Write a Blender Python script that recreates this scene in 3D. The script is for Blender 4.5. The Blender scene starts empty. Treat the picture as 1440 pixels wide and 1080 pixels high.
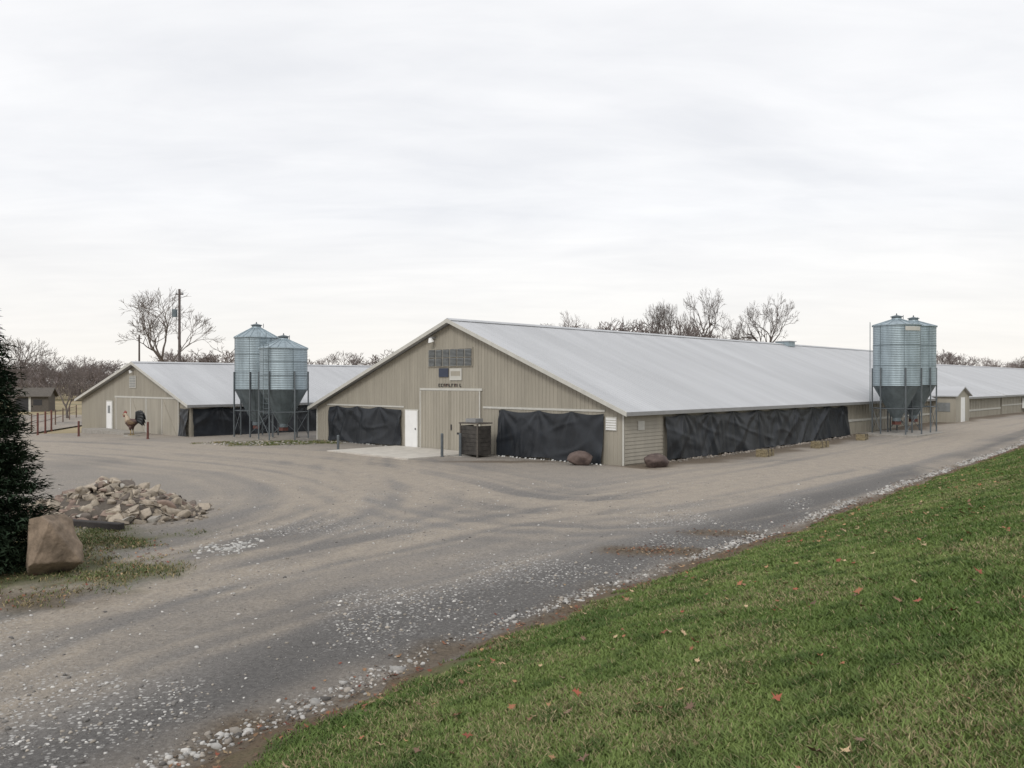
import bpy, bmesh, math, random
import numpy as np
from mathutils import Vector, Matrix
random.seed(7); rng=np.random.default_rng(7)
scene=bpy.context.scene
COL=scene.collection
H=3.6
C=(4.83,35.4); U=(0.6926,0.7214); V=(-0.7214,0.6926)
ANG=math.atan2(U[1],U[0])
def bw(s,t): return (C[0]+U[0]*s+V[0]*t, C[1]+U[1]*s+V[1]*t)

# ------------------------------------------------------------ noise / terrain
def _h(ix,iy,seed):
    v=np.sin(ix*127.1+iy*311.7+seed*74.7)*43758.5453
    return v-np.floor(v)
def vn(x,y,seed=0):
    x=np.asarray(x,float);y=np.asarray(y,float)
    ix=np.floor(x);iy=np.floor(y);fx=x-ix;fy=y-iy
    fx=fx*fx*(3-2*fx);fy=fy*fy*(3-2*fy)
    a=_h(ix,iy,seed);b=_h(ix+1,iy,seed);c=_h(ix,iy+1,seed);d=_h(ix+1,iy+1,seed)
    return (a*(1-fx)+b*fx)*(1-fy)+(c*(1-fx)+d*fx)*fy
def fbm(x,y,seed=0,o=4):
    r=0;a=.5;t=0
    for i in range(o):
        r=r+a*vn(np.asarray(x)*2**i,np.asarray(y)*2**i,seed+i*13);t+=a;a*=.5
    return r/t
def sm(x):
    x=np.clip(x,0,1);return x*x*(3-2*x)
def base(x,y):
    x=np.asarray(x,float);y=np.asarray(y,float)
    s=(x-C[0])*U[0]+(y-C[1])*U[1]
    t=(x-C[0])*V[0]+(y-C[1])*V[1]
    return .5*sm((s-8)/38)*sm((20-t)/20)-.4*sm((-x-22)/16)
def bz(x,y): return float(base(x,y))
kp=np.array([(-20,-17),(-9,-1.2),(-2.9,7.65),(-.76,10.9),(1.85,14.2),(7.5,20.7),(13.2,27.8),(19.5,35.2),(27.3,43.9),(45,65),(80,108)],float)
L=np.r_[0,np.cumsum(np.hypot(*np.diff(kp,axis=0).T))]
aa=np.arange(0,L[-1],.25)
px=np.interp(aa,L,kp[:,0]);py=np.interp(aa,L,kp[:,1])
k=np.hanning(33);k/=k.sum()
def smooth(v):
    p=np.r_[v[0]+(v[0]-v[1:17][::-1]),v,v[-1]+(v[-1]-v[-17:-1][::-1])]
    return np.convolve(p,k,'valid')
px=smooth(px);py=smooth(py)
tx=np.gradient(px);ty=np.gradient(py);tl=np.hypot(tx,ty);tx/=tl;ty/=tl
nx,ny=ty,-tx
PTS=np.c_[px,py]
def kd(x,y):
    x=np.ravel(x);y=np.ravel(y);out=np.empty(len(x));al=np.empty(len(x))
    P=PTS[::3];N=np.c_[nx,ny][::3];A=aa[::3]
    for i in range(0,len(x),20000):
        dx=x[i:i+20000,None]-P[None,:,0];dy=y[i:i+20000,None]-P[None,:,1]
        j=np.argmin(dx*dx+dy*dy,axis=1);r=np.arange(len(j))
        out[i:i+20000]=dx[r,j]*N[j,0]+dy[r,j]*N[j,1];al[i:i+20000]=A[j]
    return out,al
def pathpos(a,d):
    return np.interp(a,aa,px)+np.interp(a,aa,nx)*d, np.interp(a,aa,py)+np.interp(a,aa,ny)*d
def bank(d):
    d=np.asarray(d,float)
    return np.where(d<7.5,.29*d,.29*7.5+.05*(d-7.5))
def lawnz(x,y,d):
    return base(x,y)+bank(d)+.07*(fbm(x*1.1,y*1.1,5)-.5)*sm((d+.3)/1.)+.16*(fbm(x*1.3,y*1.3,9,4)-.5)*np.exp(-(d/.9)**2)

# ------------------------------------------------------------ materials
def mat(name,col=(.5,.5,.5),rough=.7,metal=0,spec=.5,var=0.0,vscale=3.0,bump=0,bscale=20,stretch=(1,1,1),col2=None,attr=None,streak=None):
    m=bpy.data.materials.new(name);m.use_nodes=True
    nt=m.node_tree;b=nt.nodes['Principled BSDF'];N=nt.nodes.new;K=nt.links.new
    b.inputs['Roughness'].default_value=rough;b.inputs['Metallic'].default_value=metal
    b.inputs['Specular IOR Level'].default_value=spec
    b.inputs['Base Color'].default_value=(*col,1)
    tc=N('ShaderNodeTexCoord');mp=N('ShaderNodeMapping');K(tc.outputs['Object'],mp.inputs['Vector']);mp.inputs['Scale'].default_value=stretch
    if attr:
        at=N('ShaderNodeAttribute');at.attribute_name=attr
        src=at.outputs['Color']
    else: src=None
    if var>0 or col2:
        n=N('ShaderNodeTexNoise');n.inputs['Scale'].default_value=vscale;n.inputs['Detail'].default_value=7;n.inputs['Roughness'].default_value=.65
        K(mp.outputs[0],n.inputs['Vector'])
        if src is None:
            r=N('ShaderNodeValToRGB');K(n.outputs['Fac'],r.inputs['Fac'])
            c2=col2 or tuple(min(1,c*(1+var)) for c in col)
            c1=tuple(c*(1-var) for c in col) if not col2 else col
            r.color_ramp.elements[0].position=.32;r.color_ramp.elements[1].position=.68
            r.color_ramp.elements[0].color=(*c1,1);r.color_ramp.elements[1].color=(*c2,1)
            src=r.outputs['Color']
        else:
            mr=N('ShaderNodeMapRange');K(n.outputs['Fac'],mr.inputs['Value']);mr.inputs['From Min'].default_value=.3;mr.inputs['From Max'].default_value=.7
            mr.inputs['To Min'].default_value=1-var;mr.inputs['To Max'].default_value=1+var
            mx=N('ShaderNodeVectorMath');mx.operation='SCALE';K(src,mx.inputs[0]);K(mr.outputs[0],mx.inputs['Scale']);src=mx.outputs[0]
    if streak:
        mp3=N('ShaderNodeMapping');K(tc.outputs['Object'],mp3.inputs['Vector']);mp3.inputs['Scale'].default_value=streak[0]
        n3=N('ShaderNodeTexNoise');n3.inputs['Scale'].default_value=1;n3.inputs['Detail'].default_value=5;K(mp3.outputs[0],n3.inputs['Vector'])
        mr=N('ShaderNodeMapRange');K(n3.outputs['Fac'],mr.inputs['Value']);mr.inputs['From Min'].default_value=.35;mr.inputs['From Max'].default_value=.65
        mr.inputs['To Min'].default_value=1-streak[1];mr.inputs['To Max'].default_value=1+streak[1]*.5
        mx=N('ShaderNodeVectorMath');mx.operation='SCALE';K(src,mx.inputs[0]);K(mr.outputs[0],mx.inputs['Scale']);src=mx.outputs[0]
    if src is not None: K(src,b.inputs['Base Color'])
    if bump>0:
        n2=N('ShaderNodeTexNoise');n2.inputs['Scale'].default_value=bscale;n2.inputs['Detail'].default_value=6
        K(mp.outputs[0],n2.inputs['Vector']);bp=N('ShaderNodeBump');bp.inputs['Strength'].default_value=bump;bp.inputs['Distance'].default_value=.03
        K(n2.outputs['Fac'],bp.inputs['Height']);K(bp.outputs[0],b.inputs['Normal'])
    return m
M={}
M['siding']=mat('siding',(.318,.292,.240),.6,var=.08,vscale=.9,stretch=(1,1,.35),streak=((2.5,2.5,.25),.10))
M['siding2']=mat('siding_panel',(.335,.308,.255),.55,var=.08,vscale=1.2,stretch=(1,1,.3),streak=((3,3,.3),.10))
M['trim']=mat('trim',(.50,.49,.45),.5,var=.08)
M['white']=mat('white_paint',(.78,.78,.77),.45,var=.04)
M['dark']=mat('dark_opening',(.03,.03,.032),.7,var=.2)
M['louver']=mat('louver',(.20,.21,.21),.5,var=.2)
M['blue']=mat('blue_sign',(.035,.045,.075),.6,var=.1)
M['roof']=mat('metal_roof',(.435,.442,.455),.5,metal=0,var=.05,vscale=.35,stretch=(2.2,.35,.35),streak=((.9,.10,.10),.08))
M['roofdk']=mat('roof_edge',(.25,.25,.25),.5,var=.1)
M['tarp']=mat('tarp_black',(.011,.014,.019),.44,spec=.5,var=.3,vscale=1.5,bump=.15,bscale=5)
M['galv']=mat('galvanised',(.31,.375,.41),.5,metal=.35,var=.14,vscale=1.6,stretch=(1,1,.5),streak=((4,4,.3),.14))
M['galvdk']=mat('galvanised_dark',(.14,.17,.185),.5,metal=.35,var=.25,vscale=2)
M['steel']=mat('steel_post',(.11,.125,.135),.5,metal=.3,var=.2)
M['rust']=mat('rusty_red',(.12,.045,.035),.7,var=.25)
M['fence']=mat('fence_wood',(.13,.085,.065),.85,var=.3)
M['conc']=mat('concrete',(.50,.47,.42),.8,var=.14,vscale=1.5,bump=.2)
M['concedge']=mat('concrete_edge',(.30,.28,.25),.85,var=.2,vscale=3,bump=.3)
M['wood']=mat('weathered_wood',(.10,.088,.075),.85,var=.35,vscale=4,bump=.4,stretch=(1,1,4))
M['greybox']=mat('dark_box',(.048,.043,.038),.75,var=.45,vscale=3,bump=.3)
M['darkwood']=mat('dark_timber',(.035,.03,.028),.85,var=.35,vscale=4,bump=.4)
M['bark']=mat('bark',(.14,.118,.105),.9,var=.3,vscale=2)
M['barkhaze']=mat('bark_far_haze',(.19,.16,.152),.95,var=.3,vscale=.05)  # grey-brown bark of far trees, paled: distance haze put into the colour
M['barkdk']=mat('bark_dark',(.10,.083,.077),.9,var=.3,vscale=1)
M['boulder']=mat('boulder_rock',(.10,.075,.052),.85,col2=(.31,.235,.17),vscale=2.6,bump=1,bscale=9)
M['boulder2']=mat('boulder_rock_dark',(.055,.038,.035),.85,col2=(.15,.11,.095),vscale=3,bump=.5,bscale=8)
M['stone']=mat('stones',rough=.85,var=.25,vscale=9,attr='Col')
M['straw']=mat('straw',(.22,.18,.11),.9,var=.4,vscale=12,bump=.6,bscale=30)

class MB:
    def __init__(s): s.v=[];s.f=[];s.m=[];s.mats=[]
    def mi(s,m):
        if m not in s.mats:s.mats.append(m)
        return s.mats.index(m)
    def add(s,v,f,m):
        o=len(s.v);i=s.mi(m)
        s.v+= [tuple(p) for p in v]
        for q in f: s.f.append(tuple(o+j for j in q));s.m.append(i)
    def hexa(s,v,m):
        s.add(v,[(0,3,2,1),(4,5,6,7),(0,1,5,4),(1,2,6,5),(2,3,7,6),(3,0,4,7)],m)
    def box(s,x0,x1,y0,y1,z0,z1,m):
        s.hexa([(x0,y0,z0),(x1,y0,z0),(x1,y1,z0),(x0,y1,z0),(x0,y0,z1),(x1,y0,z1),(x1,y1,z1),(x0,y1,z1)],m)
    def tube(s,p0,p1,r0,r1,m,n=6,cap=True):
        s.path([p0,p1],[r0,r1],m,n,cap)
    def path(s,pts,rs,m,n=8,cap=True,flat=1.0):
        P=[Vector(p) for p in pts];vs=[]
        for i,p in enumerate(P):
            d=(P[min(i+1,len(P)-1)]-P[max(i-1,0)]).normalized()
            a=Vector((0,1,0)) if abs(d.y)<.9 else Vector((1,0,0))
            e1=d.cross(a).normalized();e2=d.cross(e1)
            for k in range(n):
                t=2*math.pi*k/n
                vs.append(p+e1*math.cos(t)*rs[i]+e2*math.sin(t)*rs[i]*flat)
        f=[]
        for i in range(len(P)-1):
            for k in range(n):
                f.append((i*n+k,i*n+(k+1)%n,(i+1)*n+(k+1)%n,(i+1)*n+k))
        if cap: f.append(tuple(range(n))[::-1]);f.append(tuple((len(P)-1)*n+k for k in range(n)))
        s.add(vs,f,m)
    def lathe(s,prof,m,n=40,cx=0,cy=0):
        vs=[(cx+r*math.cos(2*math.pi*k/n),cy+r*math.sin(2*math.pi*k/n),z) for r,z in prof for k in range(n)]
        f=[(i*n+k,i*n+(k+1)%n,(i+1)*n+(k+1)%n,(i+1)*n+k) for i in range(len(prof)-1) for k in range(n)]
        s.add(vs,f,m)
    def obj(s,name,parent=None,smooth=False,loc=None,rot=0):
        me=bpy.data.meshes.new(name);me.from_pydata(s.v,[],s.f)
        for m in s.mats: me.materials.append(M[m] if isinstance(m,str) else m)
        me.polygons.foreach_set('material_index',s.m)
        if smooth: me.polygons.foreach_set('use_smooth',[True]*len(s.f))
        me.update()
        o=bpy.data.objects.new(name,me);COL.objects.link(o)
        if parent:o.parent=parent
        if loc:o.location=loc
        if rot:o.rotation_euler=(0,0,rot)
        return o
def empty(name,loc,rot=0):
    e=bpy.data.objects.new(name,None);COL.objects.link(e);e.location=loc;e.rotation_euler=(0,0,rot);e.empty_display_size=.3;return e
def npmesh(name,verts,faces_list,m,smooth=False,cols=None,mask=None):
    me=bpy.data.meshes.new(name);me.vertices.add(len(verts));me.vertices.foreach_set('co',np.asarray(verts,np.float32).ravel())
    tot=sum(len(f) for f in faces_list);lp=np.concatenate([f.ravel() for f in faces_list]);sz=np.concatenate([np.full(len(f),f.shape[1]) for f in faces_list])
    me.loops.add(len(lp));me.polygons.add(tot)
    me.loops.foreach_set('vertex_index',lp.astype(np.int32))
    st=np.r_[0,np.cumsum(sz)[:-1]]
    me.polygons.foreach_set('loop_start',st.astype(np.int32));me.polygons.foreach_set('loop_total',sz.astype(np.int32))
    me.materials.append(m)
    if smooth: me.polygons.foreach_set('use_smooth',np.ones(tot,bool))
    for nm,c in (('Col',cols),('mask',mask)):
        if c is not None:
            a=me.color_attributes.new(nm,'FLOAT_COLOR','POINT')
            c4=np.ones((len(verts),4),np.float32);c4[:,:c.shape[1]]=c
            a.data.foreach_set('color',c4.ravel())
    me.update(calc_edges=True);me.validate()
    o=bpy.data.objects.new(name,me);COL.objects.link(o);return o
def gridfaces(nx_,ny_,keep=None):
    i,j=np.meshgrid(np.arange(nx_-1),np.arange(ny_-1),indexing='ij')
    a=i*ny_+j;f=np.stack([a,a+ny_,a+ny_+1,a+1],-1).reshape(-1,4)
    if keep is not None: f=f[keep.ravel()]
    return f

# ------------------------------------------------------------ world, sun, camera
w=bpy.data.worlds.new('World');scene.world=w;w.use_nodes=True
nt=w.node_tree;N=nt.nodes.new;K=nt.links.new;bg=nt.nodes['Background']
EL=math.radians(38);AZ=math.radians(200)
sky=N('ShaderNodeTexSky');sky.sky_type='NISHITA';sky.sun_disc=False;sky.sun_elevation=EL;sky.sun_rotation=AZ
sc=N('ShaderNodeVectorMath');sc.operation='SCALE';sc.inputs['Scale'].default_value=.9;K(sky.outputs[0],sc.inputs[0])
tc=N('ShaderNodeTexCoord');sp=N('ShaderNodeSeparateXYZ');K(tc.outputs['Generated'],sp.inputs[0])
def mth(op,a,b=None):
    n=N('ShaderNodeMath');n.operation=op
    for i,q in enumerate((a,b)):
        if q is None: continue
        if isinstance(q,(int,float)): n.inputs[i].default_value=q
        else: K(q,n.inputs[i])
    return n.outputs[0]
zz=mth('ADD',mth('MAXIMUM',sp.outputs['Z'],0),.13)
cb=N('ShaderNodeCombineXYZ');K(mth('DIVIDE',sp.outputs['X'],zz),cb.inputs[0]);K(mth('DIVIDE',sp.outputs['Y'],zz),cb.inputs[1])
def cloud(rot,scl,scale,det,dist):
    mp=N('ShaderNodeMapping');mp.inputs['Rotation'].default_value=(0,0,rot);mp.inputs['Scale'].default_value=scl;K(cb.outputs[0],mp.inputs[0])
    n1=N('ShaderNodeTexNoise');n1.inputs['Scale'].default_value=scale;n1.inputs['Detail'].default_value=det;n1.inputs['Roughness'].default_value=.55;n1.inputs['Distortion'].default_value=dist;K(mp.outputs[0],n1.inputs['Vector']);return n1.outputs['Fac']
cf=mth('ADD',mth('MULTIPLY',cloud(.5,(.55,1.0,1),.9,8,.9),.62),mth('MULTIPLY',cloud(-.35,(.7,1.6,1),2.6,7,.5),.38))
cr=N('ShaderNodeValToRGB');K(cf,cr.inputs[0])
e=cr.color_ramp.elements;e[0].position=.36;e[0].color=(8.6,8.7,9.0,1);e[1].position=.62;e[1].color=(10.1,10.1,10.2,1)
hz=N('ShaderNodeMapRange');K(sp.outputs['Z'],hz.inputs['Value']);hz.inputs['From Min'].default_value=.0;hz.inputs['From Max'].default_value=.2;hz.inputs['To Min'].default_value=.75;hz.inputs['To Max'].default_value=0
mh=N('ShaderNodeMix');mh.data_type='RGBA';K(hz.outputs[0],mh.inputs['Factor']);K(cr.outputs[0],mh.inputs[6]);mh.inputs[7].default_value=(10.1,9.6,8.85,1)
mx=N('ShaderNodeMix');mx.data_type='RGBA';mx.inputs['Factor'].default_value=.94;K(sc.outputs[0],mx.inputs[6]);K(mh.outputs[2],mx.inputs[7])
K(mx.outputs[2],bg.inputs['Color']);bg.inputs['Strength'].default_value=.103
sd=bpy.data.lights.new('sun','SUN');sd.energy=1.35;sd.angle=math.radians(18);sd.color=(1,.965,.91)
so=bpy.data.objects.new('sun',sd);COL.objects.link(so)
D=Vector((math.sin(AZ)*math.cos(EL),math.cos(AZ)*math.cos(EL),math.sin(EL)));so.rotation_euler=D.to_track_quat('Z','Y').to_euler();so.location=(0,-20,40)
cd=bpy.data.cameras.new('camera');cd.lens=28.8;cd.sensor_width=36;cd.clip_end=6000;cd.clip_start=.05
co=bpy.data.objects.new('camera',cd);COL.objects.link(co);co.location=(0,0,H);co.rotation_euler=(math.radians(89.9),0,0);scene.camera=co
scene.view_settings.view_transform='Standard';scene.view_settings.look='None';scene.view_settings.exposure=0

# ------------------------------------------------------------ ground sheet
g=np.sinh(np.linspace(-6.2,6.2,241));g=g/g.max()*2500
X,Y=np.meshgrid(g,g+30,indexing='ij')
Z=base(X,Y)-.13+np.where(np.hypot(X,Y)>90,(fbm(X*.01,Y*.01,3)-.5)*1.2*sm((np.hypot(X,Y)-90)/100),0)
def groundmat():
    m=mat('ground_field',(.2,.17,.09),.95,bump=.6,bscale=3)
    nt=m.node_tree;N=nt.nodes.new;K=nt.links.new;b=nt.nodes['Principled BSDF']
    tc=N('ShaderNodeTexCoord');n=N('ShaderNodeTexNoise');n.inputs['Scale'].default_value=.035;n.inputs['Detail'].default_value=9;n.inputs['Roughness'].default_value=.6
    K(tc.outputs['Object'],n.inputs['Vector']);r=N('ShaderNodeValToRGB');K(n.outputs['Fac'],r.inputs[0])
    e=r.color_ramp.elements;e[0].position=.36;e[0].color=(.085,.095,.035,1);e[1].position=.5;e[1].color=(.27,.215,.12,1)
    x=e.new(.65);x.color=(.33,.27,.16,1)
    K(r.outputs[0],b.inputs['Base Color']);return m
npmesh('ground',np.c_[X.ravel(),Y.ravel(),Z.ravel()],[gridfaces(241,241)],groundmat(),True)

# ------------------------------------------------------------ gravel yard
st=.2
gx=np.arange(-70,76,st);gy=np.arange(-8,102,st)
X,Y=np.meshgrid(gx,gy,indexing='ij')
d,al=kd(X,Y);d=d.reshape(X.shape)
def pdist(poly,X,Y):
    best=np.full(X.shape,1e9);sd_=np.zeros(X.shape)
    for (x0,y0),(x1,y1) in zip(poly[:-1],poly[1:]):
        dx,dy=x1-x0,y1-y0;l=math.hypot(dx,dy)
        t=np.clip(((X-x0)*dx+(Y-y0)*dy)/l**2,0,1)
        ddx=X-(x0+t*dx);ddy=Y-(y0+t*dy);q=np.hypot(ddx,ddy)
        sg=np.sign(ddx*dy-ddy*dx);m=q<best
        best=np.where(m,q,best);sd_=np.where(m,q*sg,sd_)
    return sd_
def chaikin(p,n=2):
    p=[tuple(q) for q in p]
    for _ in range(n):
        o=[p[0]]
        for a,b in zip(p[:-1],p[1:]):
            o+=[(a[0]*.75+b[0]*.25,a[1]*.75+b[1]*.25),(a[0]*.25+b[0]*.75,a[1]*.25+b[1]*.75)]
        p=o+[p[-1]]
    return p
PA=chaikin([(-14,-1),(-7.6,8.6),(-4.6,14),(-.8,18.7),(3.6,23.2),(12.5,33.2),(35,58),(70,98)])
PB=chaikin([(14,34),(7.5,27.5),(3.5,23.5),(-.5,24.3),(-3.6,31),(-10,38.5),(-22,45.5),(-36,55),(-48,75),(-56,100)])
PC=chaikin([(-9.5,8),(-7.5,14),(-5.2,20),(-3.4,26),(-5.5,34),(-6.6,41)])
PD=chaikin([(-9,10),(-6.5,17),(-5,25),(-9,33),(-20,41),(-34,53)])
wob=(fbm(X*.25,Y*.25,21)-.5)*1.2
def tracks(P,half,wd,sd=0):
    q=pdist(P,X,Y)+wob*.5
    a=np.exp(-((np.abs(q)-half)/wd)**2);b_=np.exp(-(q/(half*2.2))**2)
    lines=(vn(q*1.9,(X+Y)*.04,sd)-.5)+.8*(vn(q*4.2,(X+Y)*.07,sd+5)-.5)
    lines*=np.exp(-(q/(half*3.6))**2)
    return a,b_,lines
tA,bA,lA=tracks(PA,1.1,.4,1);tB,bB,lB=tracks(PB,1.2,.4,2);tC,bC,lC=tracks(PC,1,.35,3);tD,bD,lD=tracks(PD,1,.35,4)
big=fbm(X*.16,Y*.16,31);mid=fbm(X*.6,Y*.6,33)
brown=np.clip(.34+.34*tA+.25*bA+.42*tB+.30*bB+.32*tC+.08*bC+.26*tD+.08*bD+(big-.5)*.9+(mid-.5)*.5+.26*sm((Y-24)/12)+1.4*lB+1.1*lA+1.0*lC+.9*lD
   -.6*sm(1-np.hypot(X+6.0,(Y-20.5)*.6)/4.4)-.6*sm(1-np.abs(d+1.6)/1.4),0,1)
ss=(X-C[0])*U[0]+(Y-C[1])*U[1];tt=(X-C[0])*V[0]+(Y-C[1])*V[1]
nz=fbm(X*.7,Y*.7,51)-.5;nz2=fbm(X*2.2,Y*2.2,52)-.5
def ell(cx,cy,rx,ry): return sm(1.6-1.3*np.hypot((X-cx)/rx,(Y-cy)/ry)+nz*1.5+nz2*.8)
isl=ell(-10.2,16.3,3.2,3.9)
verge=np.maximum(isl,ell(-14.5,48.8,3.6,2.0))
straw=sm(1.25-np.abs(-tt-.9)/1.3+nz*1.6)*(ss>-.5)*(ss<75)*.85
straw=np.maximum(straw,.8*ell(-.3,37.4,3.4,.7))
straw=np.maximum(straw,.95*sm(1.15-np.abs(d+.05)/.5+nz*2.0+nz2*1.2))
straw=np.maximum(straw,.95*ell(3.0,17.6,1.5,.6));straw=np.maximum(straw,.8*ell(4.9,19.6,1.2,.5))
straw=np.maximum(straw,.8*ell(-9.0,13.6,2.2,.9))
dark=np.clip(sm(1.1-np.abs(d+1.2)/1.3)*1.0+sm(1-np.hypot(X+6.2,(Y-20.)*.6)/4.2)*.7+(.5-big)*1.3+sm(1-np.hypot((X+3.3)*1.0,(Y-12.6)*.6)/2.0)*.4-.8*tC*.3,0,1)
band=fbm(X*.45+3,Y*.45,61,5)
pale=np.clip(sm((band-.46)/.2)*(.25+.9*sm(1-np.abs(d+2.3)/2.2)+.6*np.exp(-((pdist(PC,X,Y)-.2)/1.3)**2)),0,1)*sm((32-Y)/10)
kl=sm(1.25-np.abs(d+.42+nz*.3)/.19)*sm((fbm(al.reshape(X.shape)*.5,d*0,64)-.22)/.2)
pale=np.maximum(pale,.95*kl)
Z=base(X,Y)+.05*(fbm(X*.3,Y*.3,70)-.5)*sm((50-Y)/10)-.03*(tA+tB+tC*.6)+.03*(lA+lB)+.012*(vn(X*2,Y*2,71)-.5)
Z-=.06*sm(1-np.abs(d+.30)/.5)
kc=((Y<64)|(X>0)|((X<-38-(Y-64)*.2)&(X>-66)))&(d<1.0)
kc=kc[:-1,:-1]
m=bpy.data.materials.new('gravel');m.use_nodes=True;nt=m.node_tree;N=nt.nodes.new;K=nt.links.new;b=nt.nodes['Principled BSDF']
tc=N('ShaderNodeTexCoord')
def tex(kind,scale,detail=6,rough=.6,vec=None):
    n=N(kind);n.inputs['Scale'].default_value=scale
    if kind=='ShaderNodeTexNoise': n.inputs['Detail'].default_value=detail;n.inputs['Roughness'].default_value=rough
    K(vec or tc.outputs['Object'],n.inputs['Vector']);return n
def ramp(src,p0,p1,c0,c1):
    r=N('ShaderNodeValToRGB');K(src,r.inputs[0]);e=r.color_ramp.elements;e[0].position=p0;e[1].position=p1
    c0=(c0,)*3 if isinstance(c0,(int,float)) else c0;c1=(c1,)*3 if isinstance(c1,(int,float)) else c1
    e[0].color=(*c0,1);e[1].color=(*c1,1);return r.outputs[0]
def mixc(f,a,b_,bt='MIX'):
    n=N('ShaderNodeMix');n.data_type='RGBA';n.blend_type=bt
    if isinstance(f,(int,float)): n.inputs[0].default_value=f
    else: K(f,n.inputs[0])
    for i,q in ((6,a),(7,b_)):
        if isinstance(q,tuple): n.inputs[i].default_value=(*q,1)
        else: K(q,n.inputs[i])
    return n.outputs[2]
def mul(a,b_,op='MULTIPLY'):
    n=N('ShaderNodeMath');n.operation=op;n.use_clamp=True
    for i,q in enumerate((a,b_)):
        if isinstance(q,(int,float)): n.inputs[i].default_value=q
        else: K(q,n.inputs[i])
    return n.outputs[0]
at=N('ShaderNodeAttribute');at.attribute_name='mask';sp=N('ShaderNodeSeparateColor');K(at.outputs['Color'],sp.inputs[0])
at2=N('ShaderNodeAttribute');at2.attribute_name='Col';sp2=N('ShaderNodeSeparateColor');K(at2.outputs['Color'],sp2.inputs[0])
med=tex('ShaderNodeTexNoise',2.2,8,.7);fine=tex('ShaderNodeTexNoise',16,9,.8)
vor=tex('ShaderNodeTexVoronoi',30);vor2=tex('ShaderNodeTexVoronoi',17)
gbase=ramp(fine.outputs['Fac'],.3,.7,(.122,.113,.104),(.32,.30,.278))
gdark=ramp(fine.outputs['Fac'],.3,.7,(.065,.062,.060),(.20,.19,.18))
bro=ramp(fine.outputs['Fac'],.3,.7,(.235,.20,.16),(.48,.42,.35))
c=mixc(mul(sp.outputs[2],1.0),gbase,gdark)
bf=mul(mul(sp.outputs[0],1.0),ramp(med.outputs['Fac'],.25,.6,.45,1.0))
c=mixc(bf,c,bro)
sv=N('ShaderNodeSeparateColor');K(vor.outputs['Color'],sv.inputs[0])
peb=mul(ramp(sv.outputs[0],.70,.95,0,1),ramp(vor.outputs['Distance'],.25,.5,1,0))
c=mixc(mul(peb,.5),c,(.46,.44,.41))
sv2=N('ShaderNodeSeparateColor');K(vor2.outputs['Color'],sv2.inputs[0])
peb2=mul(mul(ramp(sv2.outputs[1],.40,.75,0,1),ramp(vor2.outputs['Distance'],.28,.45,1,0)),sp2.outputs[1])
c=mixc(peb2,c,(.54,.525,.50))
gr=ramp(med.outputs['Fac'],.35,.65,(.065,.08,.035),(.13,.14,.06))
gr=mixc(ramp(fine.outputs['Fac'],.45,.7,0,.85),gr,(.16,.115,.07))
c=mixc(sp.outputs[1],c,gr)
stc=ramp(fine.outputs['Fac'],.3,.7,(.055,.042,.032),(.21,.165,.115))
c=mixc(sp2.outputs[0],c,stc)
K(c,b.inputs['Base Color']);b.inputs['Roughness'].default_value=.9;b.inputs['Specular IOR Level'].default_value=.25
bp=N('ShaderNodeBump');bp.inputs['Strength'].default_value=.9;bp.inputs['Distance'].default_value=.035
hh=N('ShaderNodeMath');hh.operation='ADD';K(fine.outputs['Fac'],hh.inputs[0]);K(peb,hh.inputs[1]);K(hh.outputs[0],bp.inputs['Height']);K(bp.outputs[0],b.inputs['Normal'])
npmesh('gravel_road',np.c_[X.ravel(),Y.ravel(),Z.ravel()],[gridfaces(*X.shape,keep=kc)],m,True,
   cols=np.c_[straw.ravel(),pale.ravel(),np.zeros(X.size)],mask=np.c_[brown.ravel(),verge.ravel(),dark.ravel()])
Z_=Z
def gz(x,y):
    x=np.asarray(x,float);y=np.asarray(y,float)
    fx=np.clip((x-gx[0])/st,0,len(gx)-2.001);fy=np.clip((y-gy[0])/st,0,len(gy)-2.001)
    i=fx.astype(int);j=fy.astype(int);fx=fx-i;fy=fy-j
    return (Z_[i,j]*(1-fx)+Z_[i+1,j]*fx)*(1-fy)+(Z_[i,j+1]*(1-fx)+Z_[i+1,j+1]*fx)*fy
def samp(A,x,y):
    i=np.clip(((x-gx[0])/st).round().astype(int),0,len(gx)-1);j=np.clip(((y-gy[0])/st).round().astype(int),0,len(gy)-1);return A[i,j]

# ------------------------------------------------------------ lawn
a1=aa[::1];dd=np.r_[np.arange(-.6,2,.12),np.arange(2,9,.3),np.arange(9,40,1.5)]
A,Dd=np.meshgrid(a1,dd,indexing='ij');LX,LY=pathpos(A.ravel(),Dd.ravel())
LZ=lawnz(LX,LY,Dd.ravel())-.015
edge=sm(1-(Dd.ravel()-.25)/.6+(fbm(LX*1.5,LY*1.5,80)-.5)*1.8)
m=bpy.data.materials.new('lawn');m.use_nodes=True;nt=m.node_tree;N=nt.nodes.new;K=nt.links.new;b=nt.nodes['Principled BSDF']
tc=N('ShaderNodeTexCoord');lo=tex('ShaderNodeTexNoise',.55,6,.6);fi=tex('ShaderNodeTexNoise',30,8,.75)
c=ramp(lo.outputs['Fac'],.3,.7,(.082,.125,.034),(.145,.19,.058))
c=mixc(ramp(fi.outputs['Fac'],.35,.7,0,.5),c,(.06,.085,.028))
at=N('ShaderNodeAttribute');at.attribute_name='mask';sp=N('ShaderNodeSeparateColor');K(at.outputs['Color'],sp.inputs[0])
c=mixc(sp.outputs[0],c,ramp(fi.outputs['Fac'],.3,.7,(.055,.040,.028),(.20,.15,.10)))
K(c,b.inputs['Base Color']);b.inputs['Roughness'].default_value=.95;b.inputs['Specular IOR Level'].default_value=.2
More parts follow.
